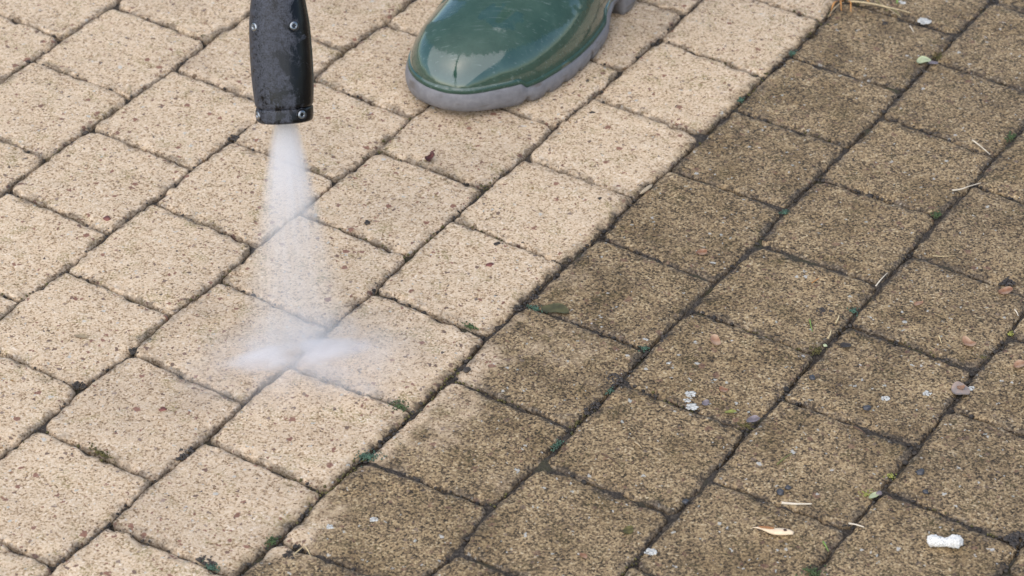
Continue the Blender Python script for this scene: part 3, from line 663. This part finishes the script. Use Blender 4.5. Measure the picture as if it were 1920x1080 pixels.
# dark clods
def clod(px, py, size, label, mat='leaf_dark', n=9, rough=.6, group='dark crumbs of dead leaf and soil', el=1.0, rot=0.0):
    a = Acc(); cr, sr = math.cos(rot), math.sin(rot)
    for _ in range(int(n*2.6)):
        q, r = random.uniform(0, 6.28), math.sqrt(random.random())*size; s_ = random.uniform(.10, .32)*size
        x, y = r*math.cos(q)*el, r*math.sin(q)
        a.lump((x*cr-y*sr, x*sr+y*cr, -.0010+s_*.2+random.uniform(0, .18)*size), (s_*1.3, s_*.8, s_*.55), rough, 2, 2.8, random.uniform(0, 3))
    return thing(a, 'soil_clod', M[mat], gp(px, py), label, 'soil crumb', group)
clod(1660, 43, .0030, 'black leaf crumb with a rusty edge on the dark paver below the dry grass')
clod(1866, 75, .0034, 'dark purple-brown crumb alone on the top right paver')
clod(1545, 586, .0046, 'flat black crumb patch on the paver left of the blue-green moss bead', n=14, el=1.4)
clod(970, 577, .0034, 'black lump at the border corner, left of the moss')
clod(1001, 556, .0030, 'black lump in the border joint just above the moss')
clod(1890, 530, .0048, 'black crumbly clod in the joint above the orange-brown leaf', n=14)
clod(1905, 1012, .0062, 'large black clod at the lower right corner joint', n=20)
clod(1150, 712, .0048, 'black soil clod in the joint left of the white lichen', n=16, el=1.6, rot=JU)
clod(1110, 765, .0042, 'dark soil heap in the joint below the black clod', n=14, el=1.7, rot=JU)
clod(1248, 632, .0038, 'black soil streak beside a paver corner left of the pink scale', n=12, el=1.6, rot=JU)
clod(1592, 965, .0030, 'thin black crumb patch near the corner left of the white stone', n=8)
clod(345, 850, .0046, 'black soil clod in a joint between washed pavers, lower left', n=16, el=1.8, rot=JU)
clod(246, 914, .0024, 'pair of small black crumbs on a washed paver corner, lower left', n=4)
clod(388, 1050, .0046, 'black soil pile over the joint at the bottom left', n=14, el=1.5, rot=JC)
clod(437, 258, .0040, 'dark soil clod at the joint left of the water jet', n=12)
clod(148, 722, .0040, 'dark soil plug in a T of joints at the left', 'grit', n=14)
clod(252, 657, .0036, 'dark soil plug in the joint corner left of the spray', 'grit', n=14)
clod(1400, 777, .0026, 'round black crumb beside the mauve scale', n=5)
clod(1343, 696, .0018, 'tiny black pointed crumb below the pink scale', n=4)
clod(1722, 85, .0028, 'small dark crumb by the pale round leaf', n=6)
clod(1604, 300, .0028, 'dark crumb in the joint on the right, under a black joint corner', 'grit', n=6)
clod(545, 1040, .0042, 'dark wet soil patch at the lower border corner, left of the bent straw', 'grit', n=14)
clod(382, 705, .0014, 'tiny black splinter standing at a joint left of the splash', n=3)
# white stone, lichen
a = Acc(); r0 = ang((1742, 1016), (1798, 1016))
for (x, y, r) in ((-.0062, .0007, .0046), (-.0030, -.0001, .0037), (.0004, -.0006, .0031), (.0036, -.0003, .0038), (.0066, .0003, .0049)):
    a.lump((x*math.cos(r0)-y*math.sin(r0), x*math.sin(r0)+y*math.cos(r0), .0034), (r*1.05, r*.92, r*.80), .22, 4, 3.4)
thing(a, 'white_stone', M['pebble'], gp(1770, 1023), 'white porous stone shaped like a dumbbell on a dark paver', 'stone')
def lichen(px, py, size, label, n=12):
    a = Acc()
    for _ in range(n*4):
        q, r = random.uniform(0, 6.28), math.sqrt(random.random())*size; s_ = random.uniform(.14, .36)*size
        a.lump((r*math.cos(q), r*math.sin(q)*.8, s_*.1), (s_, s_*.8, s_*.28), .5, 2, 3, random.uniform(0, 3))
    return thing(a, 'lichen_crust', M['lichen'], gp(px, py), label, 'lichen', 'white lichen crusts')
lichen(1294, 739, .0036, 'uppermost of three white lichen crusts in a row on a dark paver')
lichen(1288, 751, .0024, 'smallest of three white lichen crusts, in the middle of the row', 7)
lichen(1297, 763, .0038, 'lowest of three white lichen crusts in a row on a dark paver')
lichen(1733, 40, .0052, 'white lichen crust beside a joint at the top right, by the dry grass', 18)
lichen(1690, 5, .0034, 'white lichen fleck at the top edge above the long straw', 8)
lichen(1848, 70, .0022, 'small white lichen fleck on the top right paver by the purple crumb', 6)
lichen(1834, 663, .0026, 'white lichen crust beside the olive moss near the right edge', 8)
lichen(1738, 738, .0030, 'white lichen crust on the paver left of the round grey scale', 10)
lichen(1660, 747, .0028, 'white lichen crust left of another one, on the paver left of the round grey scale', 10)
lichen(618, 988, .0026, 'white fleck on the left part of the dark paver at the bottom', 8)
lichen(700, 974, .0026, 'white fleck in the middle of the dark paver at the bottom', 8)
lichen(1220, 1035, .0036, 'pale grey lichen crust beside a joint at the bottom', 12)
lichen(1210, 637, .0020, 'white fleck on a paver corner above the green moss bead', 5)
lichen(1820, 728, .0026, 'white fleck on the paver right of the round grey scale', 8)
lichen(1254, 680, .0018, 'tiny white fleck left of the black pointed crumb', 4)
lichen(1030, 1043, .0022, 'white fleck on a dark paver near an orange chip at the bottom', 5)
# leaf scraps and scales
def scale(px, py, a_, b_, rot, mat, label, curl=.4, seed=1, cat='leaf scrap', name='leaf_scrap', wob=.12, lift=.0008):
    a = Acc(); a.scale_leaf((0, 0, 0), a_, b_, rot, curl, seed=seed, wob=wob, lift=lift)
    return thing(a, name, M[mat], gp(px, py), label, cat, 'leaf scraps and bud scales')
bud = scale(1801, 732, .0060, .0074, .2, 'leaf_grey', 'round grey and orange bud scale lying across a joint at the right', .16, 2, wob=.04)
a = Acc(); a.scale_leaf((.0002, .0004, .0016), .0030, .0020, .9, .2, seed=4, wob=.2); a.build('orange_core', M['leaf_orange'], bud)
scale(1341, 641, .0056, .0036, ang((1330, 628), (1352, 652)), 'leaf_pink', 'teardrop pink-orange bud scale on a dark paver', .6, 3)
scale(1816, 646, .0050, .0044, .1, 'leaf_pink', 'crumpled orange-grey bud scale near the right edge, above a white lichen crust', .6, 4, wob=.2)
scale(1316, 475, .0046, .0030, .0, 'leaf_orange', 'flat orange leaf scrap on a dark paver near the border', .3, 5)
scale(1885, 548, .0056, .0036, .2, 'leaf_orange', 'orange-brown leaf scrap under a black clod at the right edge', .4, 6)
scale(1912, 686, .0046, .0040, .2, 'leaf_pink', 'pinkish bud scale cut by the right edge', .5, 7)
scale(1732, 115, .0054, .0050, .4, 'leaf_pale', 'pale green round leaf beside the olive moss', .35, 8)
scale(1750, 120, .0036, .0024, .2, 'leaf_mauve', 'mauve scale in the joint beside the pale green leaf', .5, 9)
scale(1356, 733, .0030, .0028, .2, 'leaf_orange', 'small orange scrap right of the white lichen row', .4, 10)
scale(1412, 789, .0056, .0026, ang((1398, 795), (1424, 786)), 'leaf_mauve', 'mauve leaf scrap in a joint by a black crumb', .6, 11)
scale(1323, 758, .0030, .0024, .5, 'leaf_mauve', 'mauve scrap on the paver right of the lowest lichen crust', .5, 12)
scale(1041, 580, .0088, .0062, ang((1020, 575), (1065, 588)), 'leaf_olive', 'dark olive leaf lying flat beside the border moss', .12, 13, wob=.16, lift=.0005)
scale(1370, 774, .0036, .0016, .1, 'moss_yellow', 'yellow-green crescent husk above the mauve leaf scrap', .6, 14)
scale(1586, 650, .0036, .0030, .3, 'leaf_dark', 'dark curled scale on the paver right of the olive moss', .6, 15)
scale(1722, 571, .0040, .0018, ang((1796, 575), (1812, 566)), 'leaf_pink', 'small pink husk on the paver right of the blue-green moss bead', .5, 16)
scale(1639, 931, .0050, .0018, ang((1628, 938), (1646, 928)), 'leaf_pale', 'pale yellow-green leaf sliver at a joint corner above the white stone', .5, 17)
scale(1178, 996, .0042, .0030, .6, 'moss_olive', 'olive flat scrap on the paver at the bottom centre', .2, 18)
scale(1094, 1044, .0030, .0018, -1.0, 'leaf_orange', 'small orange-red scrap on the dark paver at the bottom', .4, 19)
scale(152, 632, .0042, .0024, -.2, 'twig_tan', 'brown husk lying on a washed paver at the left', .5, 20)
# curled dead leaf against the joint on the washed side
a = Acc(); a.scale_leaf((0, 0, .0022), .0046, .0030, ang((800, 310), (806, 298)), 1.6, seed=3, wob=.2); a.lump((.0016, .0052, .0046), (.0018, .0013, .0011), .5, 2)
a.lump((-.0006, .0012, .0018), (.0018, .0022, .0020), .5, 2); a.tube([(0, .003, .004), (.001, .0058, .0056), (.0036, .0074, .0058)], .0005)
thing(a, 'dead_leaf', M['leaf_red'], gp(806, 304), 'curled dark red dead leaf bud beside a joint on the washed pavers', 'dead leaf')
# cream husk with a rusty end and a hole
hr = ang((1418, 993), (1478, 1002)); husk = empty('seed_husk', gp(1452, 1000)); husk.rotation_euler = (0, 0, hr)
tag(husk, 'long cream seed husk with a rusty middle and a dark hole on a dark paver', 'seed husk')
a = Acc(); n = 18; pts = [(-.0142+.0262*i/n, .0006*math.sin(i*.5), .0022) for i in range(n+1)]
a.tube(pts, [max(.0002, .0029*math.sin(math.pi*min(1, (i/n)**1.5*.90+.004))**.75) for i in range(n+1)], .62, 14); a.build('shell', M['husk'], husk)
a = Acc(); a.scale_leaf((-.0050, .0002, .0032), .0044, .0012, .05, .1, seed=2); a.build('rusty_streak', M['husk_tip'], husk)
a = Acc(); a.lump((.0066, .0002, .0040), (.0011, .0010, .0005), .2, 2); a.build('hole', M['hole'], husk)
# twigs and straws
G1 = 'straws and grass blades lying on the pavers'
strand([(1823, 265), (1840, 278), (1856, 292)], .0006, 'straw', M['straw_pale'], 'straight bleached straw beside the joint near the upper right edge', 'straw', G1)
a_ = strand([(1785, 361), (1800, 359), (1815, 354), (1838, 347)], .0007, 'twig', M['straw_pale'], 'forked pale straw lying over a joint, above bright green moss', 'straw', G1, z=.002)
strand([(1642, 539), (1652, 528), (1664, 514)], .0006, 'straw', M['straw_pale'], 'thin straw standing in the joint above the blue-green moss bead', 'straw', G1, arch=.001)
strand([(1465, 946), (1490, 948), (1522, 948)], .0010, 'straw', M['straw_pale'], 'bleached white straw across a joint above the cream husk', 'straw', G1, z=.0015)
strand([(1591, 984), (1604, 986), (1620, 991)], .0007, 'straw', M['straw_pale'], 'short pale straw in the joint left of the white stone', 'straw', G1)
strand([(1457, 873), (1470, 862), (1485, 852)], .0007, 'grass_blade', M['blade_olive'], 'olive grass blade on the paver above the blue-grey pebbles', 'grass blade', G1)
strand([(1543, 1018), (1548, 1026), (1553, 1036)], .0007, 'grass_blade', M['blade_green'], 'short green grass blade by the joint right of the cream husk', 'grass blade', G1)
strand([(1518, 602), (1520, 612), (1523, 624)], .0006, 'grass_blade', M['blade_green'], 'tiny green grass blade below the flat black crumb patch', 'grass blade', G1)
strand([(1567, 608), (1572, 598), (1573, 593)], .0007, 'straw', M['straw'], 'upper of two golden straw bits in the joint right of the tiny green blade', 'straw', G1)
strand([(1552, 637), (1556, 630), (1558, 622)], .0008, 'straw', M['straw'], 'lower of two golden straw bits in the joint right of the tiny green blade', 'straw', G1)
strand([(1128, 853), (1145, 862), (1163, 877)], .0006, 'twig', M['twig'], 'thin dark twig lying on the paver left of a brown stalk', 'twig', 'twigs on the pavers')
strand([(1190, 831), (1197, 836), (1203, 843)], .0008, 'twig', M['twig_tan'], 'short brown stalk on the paver right of a thin dark twig', 'twig', 'twigs on the pavers')
strand([(551, 1044), (560, 1036), (570, 1028)], .0005, 'straw', M['straw'], 'left arm of the bent straw at the lower border corner', 'straw', G1, z=.0018)
strand([(572, 1029), (578, 1037), (584, 1049)], .0005, 'straw', M['straw'], 'right arm of the bent straw at the lower border corner', 'straw', G1, z=.0018)
strand([(1706, 51), (1710, 57), (1713, 62)], .0006, 'straw', M['straw_pale'], 'short pale splinter on the paver below the long dry grass stalk', 'straw', G1)
strand([(1902, 583), (1906, 588), (1909, 595)], .0006, 'straw', M['straw_pale'], 'short grey straw in the joint at the right edge', 'straw', G1)
strand([(1522, 533), (1528, 529), (1536, 524)], .0005, 'straw', M['straw_orange'], 'thin rusty straw fragment left of the straw standing in the joint', 'straw', G1)
strand([(1748, 482), (1765, 483), (1790, 482)], .0004, 'straw', M['straw'], 'hair-thin straw across a joint on the right', 'straw', G1)
strand([(1760, 632), (1763, 640), (1765, 646)], .0006, 'straw', M['straw'], 'small upright straw by the joint left of the crumpled bud scale', 'straw', G1)
strand([(1600, 802), (1612, 808), (1622, 816)], .0008, 'twig', M['twig'], 'reddish brown twig in the joint at the lower right, above the grass blade', 'twig', 'twigs on the pavers')
a = Acc(); a.lump((0, 0, .0012), (.0075, .0016, .0013), .12, 4, 2, ang((1200, 366), (1224, 348)))
thing(a, 'grain', M['seed'], gp(1212, 357), 'long tan grain lying in the border joint below the boot side', 'grain')
a = Acc(); a.lump((0, 0, .003), (.0016, .0014, .0036), .25, 3); a.lump((.0004, -.0008, .0018), (.0013, .0012, .0016), .3, 2)
thing(a, 'straw_stub', M['seed'], gp(243, 174), 'tan straw stub sticking out of a joint at the upper left', 'straw')
# small stones
def pebble(px, py, r, mat, label, group='small loose stones'):
    a = Acc(); a.lump((0, 0, r*.45), (r*1.1, r*.9, r*.65), .25, 3, 1.6, random.uniform(0, 3)); return thing(a, 'pebble', M[mat], gp(px, py), label, 'pebble', group)
pebble(1463, 925, .0026, 'stone_blue', 'larger of two blue-grey pebbles side by side above the white straw')
pebble(1477, 916, .0021, 'stone_blue', 'smaller of two blue-grey pebbles side by side above the white straw')
pebble(1523, 710, .0024, 'stone_blue', 'round blue-grey pebble on the paver below the olive moss clump')
pebble(1625, 767, .0026, 'stone_blue', 'rough blue-grey pebble on the paver left of two white crusts')
pebble(1725, 888, .0028, 'stone_blue', 'dark blue-grey pebble on the lower right paver')
pebble(1735, 924, .0019, 'stone_blue', 'small dark pebble on the lower right paver, below a bigger one')
pebble(1547, 649, .0014, 'leaf_pale', 'yellow-green bead beside the olive moss clump')
pebble(1648, 927, .0020, 'leaf_mauve', 'mauve pebble on the joint corner with the yellow moss')
pebble(1285, 942, .0022, 'stone_blue', 'bluish wet pebble in the joint at the bottom centre')
pebble(875, 696, .0026, 'leaf_dark', 'black pebble in the joint at the border corner right of the spray')
pebble(205, 411-38, .0001, 'leaf_dark', 'x') if False else None
for (px, py, rr, lab) in ((201, 410, .0026, 'square dark red chip near the lower corner of a washed paver at the left'), (688, 418, .0022, 'black triangular chip on the washed paver right of the water jet'),
                          (1125, 373, .0020, 'black chip on the washed paver left of the tan grain'), (305, 768, .0022, 'dark red chip on the washed paver left of the splash'),
                          (1110, 212, .0022, 'black chip on the washed paver below the boot side'), (932, 458, .0022, 'small black chip on the washed paver left of the border'),
                          (918, 497, .0024, 'dark red chip on the washed paver left of the border')):
    a = Acc(); a.lump((0, 0, .0002), (rr*1.2, rr, rr*.4), .45, 2, 2.2, random.uniform(0, 3))
    thing(a, 'stone_chip', M['chip_red' if 'red' in lab else 'grit'], gp(px, py), lab, 'stone chip', 'stone chips in the washed pavers')
# dry grass tuft at the top right
gt = gp(1578, 6); tuft = empty('dry_grass_tuft', gt); tag(tuft, 'tuft of dry orange grass with one long straw growing from the border joint', 'grass tuft')
def blade(pts, r, mat, z0=.001, z1=.006, zend=.002):
    P = [gp(*p)-gt for p in pts]; n = len(P); out = []
    for i in range((n-1)*5+1):
        t_ = i/5; q = min(int(t_), n-2); f = t_-q; p = P[q].lerp(P[q+1], f); w_ = i/((n-1)*5)
        p.z = z0*(1-w_)+zend*w_ + z1*math.sin(math.pi*w_); out.append(p)
    a = Acc(); a.tube(out, [r*(1-.75*(i/len(out))) for i in range(len(out))], .35); a.build('blade', M[mat], tuft)
for pts, r, mt, z1 in (([(1590, 4), (1620, 14), (1665, 24), (1708, 28)], .0016, 'straw', .004), ([(1580, 4), (1575, 14), (1577, 24)], .0014, 'straw_orange', .005),
                       ([(1570, 4), (1562, 18), (1556, 34)], .0012, 'straw_orange', .004), ([(1582, 6), (1568, 22), (1552, 36)], .0011, 'twig_tan', .004),
                       ([(1590, 5), (1594, 15), (1595, 26)], .0009, 'straw_orange', .004), ([(1600, 2), (1630, 6), (1655, 18)], .0012, 'blade_olive', .006),
                       ([(1595, 0), (1620, -4), (1642, 8)], .0012, 'straw', .007), ([(1612, 12), (1650, 18), (1690, 36)], .0010, 'twig_tan', .003),
                       ([(1585, -2), (1610, 2), (1632, 12)], .0014, 'straw_orange', .006), ([(1660, 22), (1672, 23), (1688, 34)], .0009, 'blade_olive', .002),
                       ([(1682, 8), (1681, 2), (1682, -3)], .0009, 'blade_green', .002), ([(1565, 0), (1550, 4), (1540, 14)], .0010, 'twig_tan', .003)):
    blade(pts, r, mt, z1=z1)
